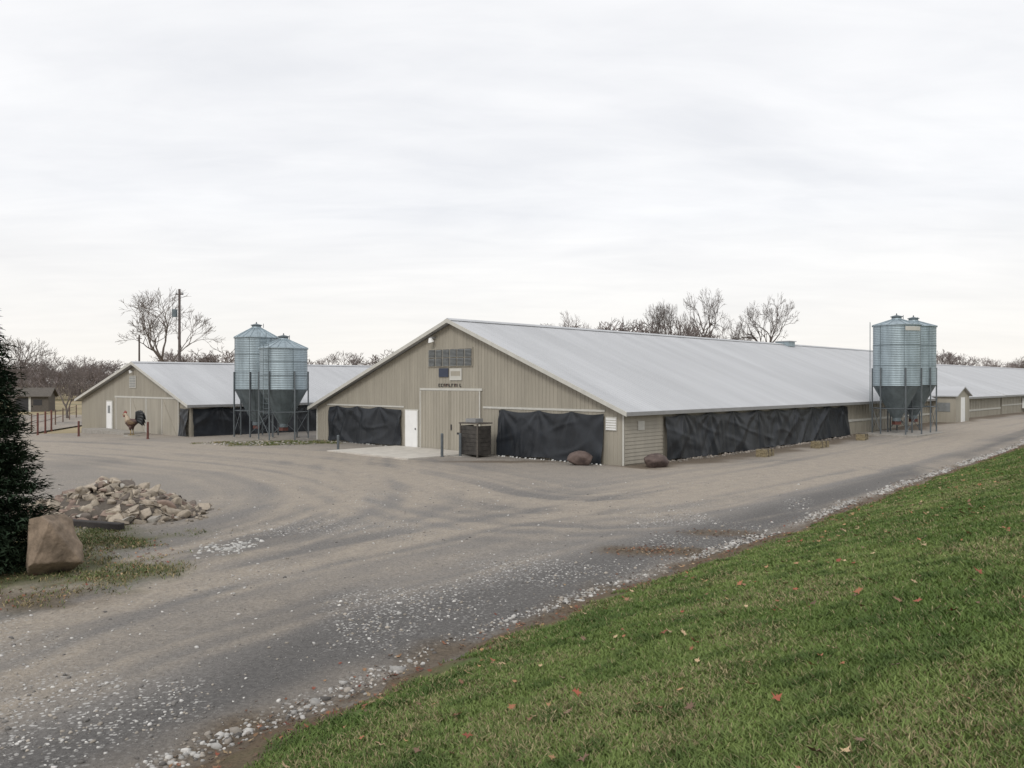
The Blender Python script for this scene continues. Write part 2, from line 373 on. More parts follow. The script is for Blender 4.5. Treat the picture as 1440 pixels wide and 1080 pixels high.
bp=N('ShaderNodeBump');bp.inputs['Strength'].default_value=.7;bp.inputs['Distance'].default_value=.03;K(fi.outputs['Fac'],bp.inputs['Height']);K(bp.outputs[0],b.inputs['Normal'])
npmesh('lawn',np.c_[LX,LY,LZ],[gridfaces(*A.shape)[:,::-1]],m,True,mask=np.c_[edge,edge,edge])

def blades(n,amin,amax,dmax,seed,near,pw):
    r=np.random.default_rng(seed)
    a=r.uniform(amin,amax,n);d=r.uniform(.1,dmax,n)
    x,y=pathpos(a,d);R=np.hypot(x,y)
    vis=(np.abs(x)<y*.68+.8)&(y>2.2)
    p=np.clip((near/R)**pw,0,1)*vis*sm((d-.15-(fbm(x*1.6,y*1.6,84)-.45)*1.6)/.5)
    k=r.random(n)<p;return x[k],y[k],d[k],R[k]
gm=mat('grass_blades',rough=.6,spec=.2,attr='Col')
def grassmesh(name,xs,ys,zs,Rs,G,hs=1.0,dryb=.05):
    g0,g1,g2,g3=[np.array(q) for q in G];n=len(xs)
    cl=fbm(xs*3.5,ys*3.5,90,3);pt=fbm(xs*.6,ys*.6,91,4)
    hgt=hs*(.022+.032*rng.random(n)+.035*(cl-.4))*(1+Rs*.004);wd=(.0022+.0018*rng.random(n))*(1+Rs*.11)
    th=rng.uniform(0,2*np.pi,n);ln=rng.uniform(.3,1.3,n)*hgt;lt=rng.uniform(0,2*np.pi,n)
    cx,cy=np.cos(th)*wd,np.sin(th)*wd;lx,ly=np.cos(lt)*ln,np.sin(lt)*ln
    v=np.empty((n,5,3))
    v[:,0]=np.c_[xs-cx,ys-cy,zs];v[:,1]=np.c_[xs+cx,ys+cy,zs]
    v[:,2]=np.c_[xs+cx*.8+lx*.35,ys+cy*.8+ly*.35,zs+hgt*.6];v[:,3]=np.c_[xs-cx*.8+lx*.35,ys-cy*.8+ly*.35,zs+hgt*.6]
    v[:,4]=np.c_[xs+lx,ys+ly,zs+hgt*.95]
    o=np.arange(n)*5
    q=np.stack([o,o+1,o+2,o+3],1);t3=np.stack([o+3,o+2,o+4],1)
    f=np.clip((pt-.3)*2.2+rng.normal(0,.2,n),0,1)[:,None]
    colr=g1*(1-f)+g2*f
    f0=np.clip((cl-.48)*3.0,0,.8)[:,None];colr=colr*(1-f0)+g0*f0
    dry=(rng.random(n)<dryb+.30*sm((fbm(xs*.9+7,ys*.9,95)-.50)*6))[:,None];colr=np.where(dry,g3*rng.uniform(.7,1.1,(n,1)),colr)
    colr*=rng.uniform(.82,1.18,(n,1))
    cv=np.repeat(colr[:,None,:],5,1);cv[:,:2]*=.75;cv[:,4]*=1.1  # shading painted into blade colour: roots darkened, tips lightened
    npmesh(name,v.reshape(-1,3),[q,t3],gm,False,cols=cv.reshape(-1,3));print(name,n)
xs,ys,ds,Rs=[np.concatenate(q) for q in zip(blades(1900000,20,50,8,1,5.5,1.8),blades(900000,45,100,12,2,20,1.2))]
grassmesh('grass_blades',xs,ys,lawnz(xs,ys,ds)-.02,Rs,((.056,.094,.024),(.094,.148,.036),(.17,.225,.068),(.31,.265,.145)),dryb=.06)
cand=np.concatenate([rng.uniform([-14,12],[-6,21.5],(60000,2)),rng.uniform([-19,46],[-10,52],(26000,2))])
vk=(rng.random(len(cand))<samp(verge,cand[:,0],cand[:,1])*np.clip((fbm(cand[:,0]*1.1,cand[:,1]*1.1,97)-.38)*4,0,.8))&(cand[:,1]>12.5)
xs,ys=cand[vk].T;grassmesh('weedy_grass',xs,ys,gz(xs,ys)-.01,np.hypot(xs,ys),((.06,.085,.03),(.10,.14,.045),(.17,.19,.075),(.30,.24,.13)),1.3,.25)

# ------------------------------------------------------------ fallen leaves
lv=[];lf=[];lc=[]
r=np.random.default_rng(11)
def leaf(x,y,z,size,colr):
    o=len(lv);K_=7;a0=r.uniform(0,6.28);tl=r.uniform(-.6,.6,2);cp=r.uniform(.1,.6)
    lv.append((x,y,z+size*.1))
    for k in range(K_*2):
        a=a0+math.pi*k/K_;rr=size*(1 if k%2==0 else .5)*r.uniform(.7,1.1)
        dx,dy=math.cos(a)*rr,math.sin(a)*rr*.8
        lv.append((x+dx,y+dy,z+dx*tl[0]+dy*tl[1]+cp*abs(rr)*math.sin(a*2)**2+.005))
    for k in range(K_*2): lf.append((o,o+1+k,o+1+(k+1)%(K_*2)))
    for _ in range(K_*2+1): lc.append(colr)
pal=[(.34,.14,.07),(.42,.24,.12),(.50,.36,.21),(.26,.14,.08),(.32,.09,.05),(.18,.11,.07)]
for i in range(2000):
    a=r.uniform(9,70);dd_=r.uniform(.3,8);x,y=pathpos(a,dd_);x=float(x);y=float(y)
    if math.hypot(x,y)<3.9: continue
    if float(vn(x*.8,y*.8,44))<.35: continue
    c_=np.array(pal[r.integers(len(pal))])*r.uniform(.7,1.1)
    leaf(x,y,float(lawnz(x,y,dd_))+.03,r.uniform(.02,.058),c_)
for i in range(3800):
    a=r.uniform(9,80);dd_=r.normal(.05,.35);x,y=pathpos(a,dd_);x=float(x);y=float(y)
    if float(vn(x*1.2,y*1.2,46))<.3: continue
    c_=np.array(pal[r.integers(len(pal))])*r.uniform(.35,.85)
    leaf(x,y,float(max(gz(x,y),lawnz(x,y,dd_)))+.004,r.uniform(.015,.045),c_)
for i in range(900):
    a=r.uniform(0,6.28);q=math.sqrt(r.random());x=-10+math.cos(a)*q*3.2;y=15.8+math.sin(a)*q*3.6
    c_=np.array(pal[r.integers(len(pal))])*r.uniform(.5,1)
    leaf(x,y,float(gz(x,y))+.01,r.uniform(.02,.045),c_)
for (ex,ey,n_) in ((3.0,17.6,260),(4.9,19.6,120)):
    for i in range(n_):
        x=ex+r.normal(0,.55);y=ey+r.normal(0,.28);leaf(x,y,float(gz(x,y))+.01,r.uniform(.015,.04),np.array(pal[r.integers(len(pal))])*r.uniform(.4,.8))
npmesh('fallen_leaves',np.array(lv),[np.array(lf)],mat('leaf',rough=.7,attr='Col'),False,cols=np.array(lc))

# ------------------------------------------------------------ rocks
def ico(sub):
    bm=bmesh.new();bmesh.ops.create_icosphere(bm,subdivisions=sub,radius=1)
    V_=np.array([v.co[:] for v in bm.verts]);F=np.array([[v.index for v in f.verts] for f in bm.faces]);bm.free();return V_,F
I1=ico(1);I2=ico(2);I3=ico(3);I4=ico(4);I5=ico(5)
def rockv(I,r,size,cuts=7,asp=(1,.8,.6),cmin=.55,cmax=.85):
    v=I[0].copy()
    for _ in range(cuts):
        n_=r.normal(size=3);n_/=np.linalg.norm(n_);c_=r.uniform(cmin,cmax)
        dd_=v@n_-c_;v-=np.where(dd_>0,dd_,0)[:,None]*n_
    v*=np.array(asp)*size
    a,b_,c_=r.uniform(0,6.28),r.normal(0,.35),r.normal(0,.35)
    Rm=np.array(Matrix.Rotation(a,3,'Z')@Matrix.Rotation(b_,3,'X')@Matrix.Rotation(c_,3,'Y'))
    return v@Rm.T
class RB:
    def __init__(s): s.v=[];s.f=[];s.c=[];s.n=0
    def add(s,v,F,c):
        s.v.append(v);s.f.append(F+s.n);s.c.append(np.tile(c,(len(v),1)));s.n+=len(v)
    def obj(s,name,smooth=False): return npmesh(name,np.concatenate(s.v),[np.concatenate(s.f)],M['stone'],smooth,cols=np.concatenate(s.c))
r=np.random.default_rng(21);rb=RB()
lib=[rockv(I1,r,1,5,(1,.85,.6)) for _ in range(24)]
def place(x,y,s,c,lift=.1):
    z=float(gz(x,y));v=lib[r.integers(24)]*s;v=v.copy();v[:,0]+=x;v[:,1]+=y;v[:,2]+=z+s*lift;rb.add(v,I1[1],c)
cand=r.uniform([-16,5],[12,30],(150000,2))
R_=np.hypot(cand[:,0],cand[:,1]);pp=samp(pale,cand[:,0],cand[:,1])*1.0+.12
dk,_=kd(cand[:,0],cand[:,1])
kk=(r.random(len(cand))<pp*np.clip((9/R_)**1.3,0,1)*.42)&(dk<-.4)&(np.abs(cand[:,0])<cand[:,1]*.68)&(samp(verge,cand[:,0],cand[:,1])<.3)
for x,y in cand[kk]:
    t_=r.random();c_=np.array((.54,.525,.50) if t_<.4 else ((.38,.34,.29) if t_<.75 else (.18,.17,.16)))*r.uniform(.6,1.15)
    place(x,y,r.gamma(4,.0038)+.005,c_)
for i in range(13000):
    a=r.uniform(9,88);dd_=r.normal(-.40,.10)+.22*(float(vn(a*.6,0,8))-.5)
    x,y=pathpos(a,dd_);x=float(x);y=float(y)
    w_=float(fbm(a*.55,1,3,3))
    if r.random()>2.6*(w_-.26): continue
    t_=r.random();c_=np.array((.47,.455,.43) if t_<.55 else ((.30,.27,.235) if t_<.85 else (.13,.12,.11)))*r.uniform(.6,1.15)
    place(x,y,(r.gamma(2.6,.0075)+.006)*(1+.007*math.hypot(x,y)),c_,0)
for i in range(170):
    x,y=-6.15+r.normal(0,.3),17.9+r.normal(0,.42);place(x,y,r.gamma(2.6,.013)+.01,np.array((.50,.49,.465))*r.uniform(.6,1.1),-.1)
for i in range(380):
    s_=r.uniform(3,24);x,y=bw(s_,-r.uniform(.15,.7));place(x,y,r.uniform(.04,.12),np.array((.25,.22,.19))*r.uniform(.4,1.3))
for i in range(26):
    t_=1+i*.25+r.normal(0,.05);x,y=bw(-r.uniform(.3,.42),t_);place(x,y,r.uniform(.05,.09),np.array((.6,.6,.58))*r.uniform(.6,1.1))
for i in range(22):
    t_=15.3+i*.32+r.normal(0,.05);x,y=bw(-r.uniform(.3,.42),t_);place(x,y,r.uniform(.05,.09),np.array((.4,.4,.38))*r.uniform(.6,1.1))
for i in range(120):
    x,y=-14.8+r.normal(0,1.6),48.3+r.normal(0,.7);place(x,y,r.uniform(.05,.13),np.array((.40,.37,.33))*r.uniform(.4,1.2))
rb.obj('loose_gravel')
rb=RB();pc=(-10.9,22.3)
def pileh(x,y):
    q=math.hypot((x-pc[0])/2.3,(y-pc[1])/1.8);return max(0,1-q)**.95*.90
for i in range(820):
    a=r.uniform(0,6.28);q=r.random()**.55*1.05
    x=pc[0]+math.cos(a)*q*2.3;y=pc[1]+math.sin(a)*q*1.8
    s_=(r.gamma(3.5,.033)+.06)
    v=rockv(I3,r,min(s_,.34),14,(1,r.uniform(.55,.95),r.uniform(.4,.75)),.28,.68)*1.25
    v[:,0]+=x;v[:,1]+=y;v[:,2]+=float(gz(x,y))+pileh(x,y)+s_*.1
    t_=r.random()
    c_=(.42,.36,.285) if t_<.34 else ((.33,.28,.22) if t_<.62 else ((.25,.185,.15) if t_<.80 else ((.50,.465,.41) if t_<.87 else (.15,.125,.105))))
    rb.add(v,I3[1],np.array(c_)*r.uniform(.65,1.1))
for i in range(110):
    x=-13.4+r.normal(0,.9);y=23+r.normal(0,.5);s_=r.uniform(.06,.2);v=rockv(I2,r,s_,10,(1,.8,.5),.3,.7);v+=np.array((x,y,float(gz(x,y))+s_*.2));rb.add(v,I2[1],np.array((.36,.31,.25))*r.uniform(.5,1.1))
for i in range(200):
    a=r.uniform(0,6.28);q=r.uniform(.95,1.3);x=pc[0]+math.cos(a)*q*2.3;y=pc[1]+math.sin(a)*q*1.8;s_=r.uniform(.02,.09);v=rockv(I1,r,s_,6);v+=np.array((x,y,float(gz(x,y))+s_*.2));rb.add(v,I1[1],np.array((.36,.31,.25))*r.uniform(.5,1.1))
v=I4[0].copy();v=v*np.array((2.1,1.65,.72));v+=np.array((pc[0],pc[1],-.08));rb.add(v,I4[1],np.array((.09,.075,.06)))
rb.obj('rock_pile')
def boulder(name,x,y,sx,sy,sz,seed,mt,rot=0,cuts=9,cm=.66,hard=.85,I=I4):
    r2=np.random.default_rng(seed);v=I[0].copy()
    for _ in range(cuts):
        n_=r2.normal(size=3);n_/=np.linalg.norm(n_);c_=r2.uniform(cm,.9);q=v@n_-c_;v-=np.where(q>0,q*hard,0)[:,None]*n_
    v*=1+.16*(fbm(v[:,0]*2.5+5,v[:,1]*2.5+v[:,2]*2.7,seed)-.5)[:,None]
    v*=1+.05*(fbm(v[:,0]*9+5,v[:,1]*9+v[:,2]*8,seed+4,3)-.5)[:,None]
    v[:,:2]*=(1-.14*np.clip(v[:,2],-.5,1))[:,None]
    v*=np.array((sx,sy,sz));ca,sa=math.cos(rot),math.sin(rot);v[:,:2]=v[:,:2]@np.array([[ca,sa],[-sa,ca]])
    v+=np.array((x,y,bz(x,y)+sz*.66));return npmesh(name,v,[I[1]],M[mt],True)
boulder('boulder',-8.72,15.5,.66,.56,.78,52,'boulder',.9,16,.58,.96,I5)
boulder('boulder',*bw(-1.0,1.6),.62,.45,.38,5,'boulder2')
boulder('boulder',*bw(.55,-1.25),.66,.5,.36,8,'boulder2',.8)
mb=MB();mb.box(-1.2,1.2,-.1,.1,0,.2,'darkwood');mb.box(-2.6,-1.25,.05,.25,0,.18,'darkwood');o=mb.obj('railroad_tie',loc=(-10.6,20.3,bz(-10.6,20.4)-.02),rot=-.35)
bv=o.modifiers.new('b','BEVEL');bv.width=.02
for (s_,t_,l_,rt) in ((8.6,-2.2,1.1,.1),(15.2,-2.1,1.1,-.1),(21.5,-2.0,1.05,.15)):
    x,y=bw(s_,t_);mb=MB();mb.box(-l_/2,l_/2,-.25,.25,0,.36,'straw')
    o=mb.obj('straw_bale',loc=(x,y,float(gz(x,y))-.02),rot=ANG+rt);sb=o.modifiers.new('s','SUBSURF');sb.subdivision_type='SIMPLE';sb.levels=sb.render_levels=4
    tx_=bpy.data.textures.new('bale','CLOUDS');tx_.noise_scale=.15;dm=o.modifiers.new('d','DISPLACE');dm.texture=tx_;dm.strength=.09
    b2=MB()
    for q in (-.22,.22): b2.box(q-.012,q+.012,-.28,.28,-.01,.40,'wood')
    b2.obj('twine',parent=o)

# ------------------------------------------------------------ tarp generator
def tarp(par,name,axis,p0,p1,z0,z1,seed,zfun=None):
    Ln=p1-p0;nX=max(8,int(Ln/.06));nZ=36
    a,zf=np.meshgrid(np.linspace(0,Ln,nX),np.linspace(0,1,nZ),indexing='ij')
    zb=z0+.10*(fbm(a*1.3,a*0,seed)-.5)*2+(zfun(a+p0) if zfun else 0)
    ph=(a+1.2*fbm(a*.4,a*0,seed+9))/2.3
    u=ph-np.floor(ph)
    sag=.12*np.sin(u*math.pi)*zf**3
    z=zb+(z1-zb)*zf-sag
    du=np.minimum(u,1-u)*2.3;dz=(z1-z)+.05
    kk_=vn(np.floor(ph),0*ph,seed+3)
    fan=np.sin(np.arctan2(np.where(u<.5,du,-du),dz)*(6+5*kk_)+seed+np.floor(ph)*2.3)*np.exp(-np.hypot(du,dz)/1.3)
    wv=a+.6*(fbm(a*.5,z*.5,seed+1)-.5)
    def ridge(x,y,s): return np.clip(1-np.abs(2*vn(x,y,s)-1)*2.6,0,1)
    q=.06*fan+.085*ridge(wv*.8+z*.3,z*.2,seed+2)+.08*ridge(wv*.55-z*.6,z*.25+7,seed+3)+.02*ridge(wv*3.0+z*.2,z*.2,seed+4)+.03*ridge(wv*.5,z*1.6+wv*.35,seed+5)
    q+=.16*(fbm(a*.4,z*.5,seed+6,2)-.5)
    q*=(1-zf**5*.8);q+=.10+.10*(1-zf)**2
    if axis=='t': v=np.c_[(-q).ravel(),(a+p0).ravel(),z.ravel()]
    else: v=np.c_[(a+p0).ravel(),(-q).ravel(),z.ravel()]
    o=npmesh(name,v,[gridfaces(nX,nZ)],M['tarp'],True);o.parent=par;return o

# ------------------------------------------------------------ barn generator
def barn(par,W,tr,zr,zeR,zeL,s1,ribs=True,s0=0):
    mR=(zr-zeR)/tr;mL=(zr-zeL)/(W-tr)
    def top(t): return zeR+mR*t if t<=tr else zr-mL*(t-tr)
    b=MB();e=.14
    def gwall(sa,sb):
        pts=[(0,-.5),(W,-.5),(W,top(W)-e),(tr,zr-e),(0,top(0)-e)]
        v=[(sa,t,z) for t,z in pts]+[(sb,t,z) for t,z in pts]
        f=[(4,3,2,1,0),(5,6,7,8,9)]+[(i,(i+1)%5,5+(i+1)%5,5+i) for i in range(5)]
        b.add(v,f,'siding')
    gwall(s0,s0+.1);gwall(s1-.1,s1)
    b.box(s0+.1,s1-.1,0,.1,-.5,zeR-e,'siding');b.box(s0+.1,s1-.1,W-.1,W,-.5,zeL-e,'siding')
    b.obj('walls',parent=par)
    if ribs:
        b=MB()
        for t in np.arange(.12,W-.05,.23):
            b.box(s0-.012,s0,t-.02,t+.02,-.4,top(t)-e-.02,'siding2')
        b.obj('siding_ribs',parent=par)
    b=MB();so=.4
    for (ta,tb,mm) in ((-.45,tr,mR),(W+.45,tr,-mL)):
        za=zr-abs(mm)*abs(tr-ta)
        v=[(s0-so,ta,za-.09),(s1+so,ta,za-.09),(s1+so,tb,zr-.09),(s0-so,tb,zr-.09),(s0-so,ta,za),(s1+so,ta,za),(s1+so,tb,zr),(s0-so,tb,zr)]
        b.hexa(v,'roof')
        for s in np.arange(s0-so+.15,min(s1,s0+70),.305):
            v=[(s,ta,za),(s+.03,ta,za),(s+.03,tb,zr),(s,tb,zr),(s+.01,ta,za+.010),(s+.02,ta,za+.010),(s+.02,tb,zr+.010),(s+.01,tb,zr+.010)]
            b.hexa(v,'roof')
    b.obj('roof',parent=par)
    b=MB()
    b.hexa([(s0-so-.01,tr-.25,zr-.25*mR+.03),(s1+so,tr-.25,zr-.25*mR+.03),(s1+so,tr,zr+.03),(s0-so-.01,tr,zr+.03),(s0-so-.01,tr-.25,zr-.25*mR+.06),(s1+so,tr-.25,zr-.25*mR+.06),(s1+so,tr,zr+.075),(s0-so-.01,tr,zr+.075)],'roof')
    b.hexa([(s0-so-.01,tr,zr+.03),(s1+so,tr,zr+.03),(s1+so,tr+.25,zr-.25*mL+.03),(s0-so-.01,tr+.25,zr-.25*mL+.03),(s0-so-.01,tr,zr+.075),(s1+so,tr,zr+.075),(s1+so,tr+.25,zr-.25*mL+.06),(s0-so-.01,tr+.25,zr-.25*mL+.06)],'roof')
    b.obj('ridge_cap',parent=par)
    b=MB()
    for (ta,tb,mm) in ((-.45,tr,mR),(W+.45,tr,-mL)):
        za=zr-abs(mm)*abs(tr-ta)
        x0,x1=s0-so-.04,s0-so-.004
        v=[(x0,ta,za-.17),(x1,ta,za-.17),(x1,tb,zr-.17),(x0,tb,zr-.17),(x0,ta,za+.03),(x1,ta,za+.03),(x1,tb,zr+.03),(x0,tb,zr+.03)]
        b.hexa(v,'trim')
        y0,y1=(ta-.035,ta-.003) if ta<0 else (ta+.003,ta+.035)
        b.box(s0-so,s1+so,y0,y1,za-.15,za+.02,'roofdk')
    b.box(s0+.0,s1,-.03,-.003,zeR-.33,zeR-.19,'trim')
    b.obj('fascia',parent=par)
    return top

P=empty('poultry_barn',(C[0],C[1],0),ANG)
top=barn(P,23.8,11.0,6.9,2.5,2.2,62)
b=MB()
b.box(-.05,-.002,8.75,13.65,3.18,3.30,'trim')
b.box(-.07,-.02,8.85,11.18,.02,3.16,'siding2');b.box(-.07,-.02,11.22,13.6,.02,3.16,'siding2')
for t in (8.85,11.10,11.22,13.52):
    b.box(-.095,-.071,t,t+.08,.02,3.16,'trim' if t in(8.85,13.52) else 'siding')
for t in np.arange(9.0,13.5,.23):
    if abs(t-11.2)>.12: b.box(-.084,-.0705,t,t+.03,.05,3.13,'siding')
b.box(-.10,-.071,11.0,11.08,1.1,1.4,'dark')
b.box(-.085,-.0705,9.6,10.6,.9,1.0,'dark')
b.obj('sliding_doors',parent=P)
b=MB()
b.box(-.05,-.02,13.78,14.95,.02,2.12,'trim');b.box(-.075,-.051,13.86,14.87,.05,2.05,'white');b.box(-.1,-.076,13.95,14.02,1.0,1.1,'dark')
b.obj('entry_door',parent=P)
b=MB()
b.box(-.05,-.02,9.45,12.95,4.42,5.42,'siding')
for i in range(6):
    for j in range(2):
        y0=9.52+i*.57;z0=4.48+j*.46
        b.box(-.062,-.051,y0,y0+.5,z0,z0+.41,'dark')
        for q in range(6): b.hexa([(-.10,y0,z0+q*.068),(-.063,y0,z0+q*.068+.03),(-.063,y0+.5,z0+q*.068+.03),(-.10,y0+.5,z0+q*.068),(-.10,y0,z0+q*.068+.018),(-.063,y0,z0+q*.068+.048),(-.063,y0+.5,z0+q*.068+.048),(-.10,y0+.5,z0+q*.068+.018)],'louver')
b.obj('louver_vents',parent=P)
b=MB()
b.box(-.06,-.02,11.32,12.06,3.9,4.36,'blue');b.box(-.055,-.02,10.28,11.2,3.72,4.34,'trim')
b.box(-.062,-.0555,10.38,11.1,3.95,4.2,'siding2')
rr=random.Random(3);y=12.1
while y>10.4:
    w_=rr.uniform(.09,.14);b.box(-.045,-.02,y-.03,y,3.38,3.54,'dark')
    if rr.random()<.7:b.box(-.045,-.02,y-w_,y-.031,3.51,3.54,'dark')
    if rr.random()<.6:b.box(-.045,-.02,y-w_,y-.031,3.38,3.41,'dark')
    if rr.random()<.5:b.box(-.045,-.02,y-w_-.02,y-w_-.001,3.38,3.54,'rust')
    y-=w_+.09
b.obj('signs',parent=P)
b=MB()
b.box(-.25,-.02,12.35,12.5,5.95,6.05,'roofdk');b.tube((-.35,12.42,5.98),(-.28,12.42,5.78),.08,.17,'white',12);b.tube((-.2,12.42,6.0),(-.35,12.42,6.02),.03,.03,'roofdk')
b.obj('wall_lamp',parent=P)
b=MB()
b.box(-.04,-.019,1.0,8.7,2.30,2.40,'trim');b.box(-.04,-.019,15.05,22.6,2.2,2.29,'trim')
b.box(-.03,.0,-.03,.06,-.3,2.36,'trim');b.box(-.03,.0,23.74,23.84,-.3,2.0,'trim')
b.box(-.05,-.02,.35,.95,1.5,2.1,'trim')
for q in range(5): b.box(-.07,-.0505,.38,.92,1.53+q*.11,1.59+q*.11,'white')
for q in range(13):
    z0=.05+q*.165;b.hexa([(.05,-.035,z0),(3.0,-.035,z0),(3.0,-.003,z0),(.05,-.003,z0),(.05,-.012,z0+.16),(3.0,-.012,z0+.16),(3.0,-.003,z0+.16),(.05,-.003,z0+.16)],'siding2')
b.box(1.0,1.5,-.05,-.036,1.5,1.9,'trim')
for q in np.arange(24.4,61.5,.5): b.box(q,q+.04,-.02,-.001,-.2,2.15,'siding2')
b.box(24,62,-.045,-.002,1.05,1.2,'trim')
b.obj('wall_trim',parent=P)
tarp(P,'tarp_curtain','t',1.0,7.5,.06,2.28,3)
tarp(P,'tarp_curtain','t',15.2,22.3,.06,2.2,13)
tarp(P,'tarp_curtain','s',3.05,24.1,.06,2.14,23,zfun=lambda s:.5*sm((s-8)/38))
b=MB();b.box(38,39.2,10.4,11.6,6.7,7.12,'galv');b.box(37.9,39.3,10.3,11.7,7.121,7.18,'roof');b.obj('roof_vent',parent=P)
P2=empty('poultry_barn',(*bw(62.5,.0),0),ANG)
barn(P2,20,9.5,5.7,2.5,2.4,110,ribs=False)
b=MB()
for q in np.arange(1,100,1.2): b.box(q,q+.05,-.02,-.001,-.2,2.15,'siding2')
b.box(0,110,-.04,-.003,1.3,1.42,'trim')
for q in (8,24,40): b.box(q,q+2.2,-.5,-.05,.9,2.0,'white');b.box(q+.2,q+2.0,-.52,-.501,1.0,1.9,'louver')
b.obj('side_panels',parent=P2)
sx,sy=bw(41,-1.8);P3=empty('entry_shed',(sx,sy,bz(sx,sy)-.05),ANG)
b=MB()
pts=[(0,0),(3.6,0),(3.6,2.1),(1.8,2.75),(0,2.1)]
v=[(s,0,z) for s,z in pts]+[(s,1.75,z) for s,z in pts];b.add(v,[(0,1,2,3,4),(9,8,7,6,5)]+[(i,5+i,5+(i+1)%5,(i+1)%5) for i in range(5)],'siding2');b.obj('walls',parent=P3)
b=MB()
for a,c_ in (((-.2,2.07),(1.8,2.79)),((3.8,2.07),(1.8,2.79))):
    b.hexa([(a[0],-.2,a[1]),(c_[0],-.2,c_[1]),(c_[0],1.7,c_[1]),(a[0],1.7,a[1]),(a[0],-.2,a[1]+.08),(c_[0],-.2,c_[1]+.08),(c_[0],1.7,c_[1]+.08),(a[0],1.7,a[1]+.08)],'roof')
b.obj('roof',parent=P3)
b=MB();b.box(1.3,2.3,-.04,-.003,.02,2.0,'white');b.box(-.03,-.003,.4,1.3,.9,1.6,'louver');b.obj('door',parent=P3)

LC=(-21.4,54.5)
P4=empty('poultry_barn',(LC[0],LC[1],0),ANG)
barn(P4,20.2,8.8,5.1,2.25,2.3,95)
b=MB()
b.box(-.06,-.02,13.35,14.65,-.2,2.2,'trim');b.box(-.085,-.061,13.48,14.5,-.15,2.1,'white');b.box(-.09,-.0851,13.75,14.25,1.2,1.8,'louver');b.obj('entry_door',parent=P4)
b=MB()
b.box(-.07,-.02,7.0,12.6,-.1,2.45,'siding2');b.box(-.07,-.02,1.6,6.9,-.05,2.45,'siding2');b.box(-.10,-.02,1.3,12.8,2.46,2.58,'trim')
for t in (1.6,4.2,6.82,7.0,9.7,12.5): b.box(-.095,-.071,t,t+.09,-.05,2.45,'trim')
for q in (2.,7.4): b.hexa([(-.09,q,.1),(-.072,q,.1),(-.072,q+.1,.1),(-.09,q+.1,.1),(-.09,q+2.0,2.35),(-.072,q+2.0,2.35),(-.072,q+2.1,2.35),(-.09,q+2.1,2.35)],'siding')
b.obj('sliding_doors',parent=P4)
b=MB();b.box(-.05,-.02,8.9,10.1,3.2,4.1,'trim')
for q in range(7): b.box(-.07,-.0505,8.98,10.02,3.27+q*.12,3.33+q*.12,'louver')
b.tube((-.3,9.4,4.5),(-.2,9.4,4.35),.06,.13,'white',10);b.box(-.25,-.02,9.36,9.44,4.5,4.54,'roofdk');b.obj('louver_vent',parent=P4)
tarp(P4,'tarp_curtain','s',.1,60,.0,1.95,33)
tarp(P4,'tarp_curtain','t',.1,1.4,.0,1.95,35)
b=MB();b.box(-1.6,-.12,7,15.5,-.45,.02,'concedge');b.obj('stoop',parent=P4)

P5=MB();P5.box(-4.7,-.11,8.9,15.6,-.3,.06,'conc');P5.box(-2.2,-.11,7.9,8.88,-.3,.05,'concedge')
P5.obj('concrete_apron',loc=(C[0],C[1],0),rot=ANG)
cx_,cy_=bw(-1.3,7.9);b=MB()
b.box(-.42,.42,-.6,.6,.1,1.45,'greybox')
for z in np.arange(.12,1.5,.2): b.box(-.445,-.421,-.62,.62,z,z+.185,'greybox');b.box(-.44,.44,-.625,-.601,z,z+.185,'greybox');b.box(-.44,.44,.601,.625,z,z+.185,'greybox')
for y in(-.64,.56): b.box(-.48,-.446,y,y+.08,0,1.6,'wood')
b.box(-.50,.48,-.68,.68,1.6,1.66,'wood');b.box(-.3,.2,-.3,.4,1.67,1.85,'roofdk')
b.obj('wooden_crate',loc=(cx_,cy_,.0),rot=ANG)
def bollard(name,x,y,h,m='rust',r_=.07):
    b=MB();b.lathe([(r_*1.5,-.1),(r_*1.5,.03),(r_,.035),(r_,h-.05),(r_*.8,h-.01),(.001,h)],m,14)
    return b.obj(name,loc=(x,y,bz(x,y)))
for s_,t_,h_ in ((-2.6,8.9,1.15),(-2.0,8.25,1.15),(-3.8,15.9,.8)): bollard('bollard',*bw(s_,t_),h_,'steel')
for x,y in ((-35.9,62),(-37.6,66),(-38.8,69),(-23.3,52.4),(-31.0,58.6)): bollard('bollard',x,y,1.7 if x<-35 else 1.1,'rust',.07)

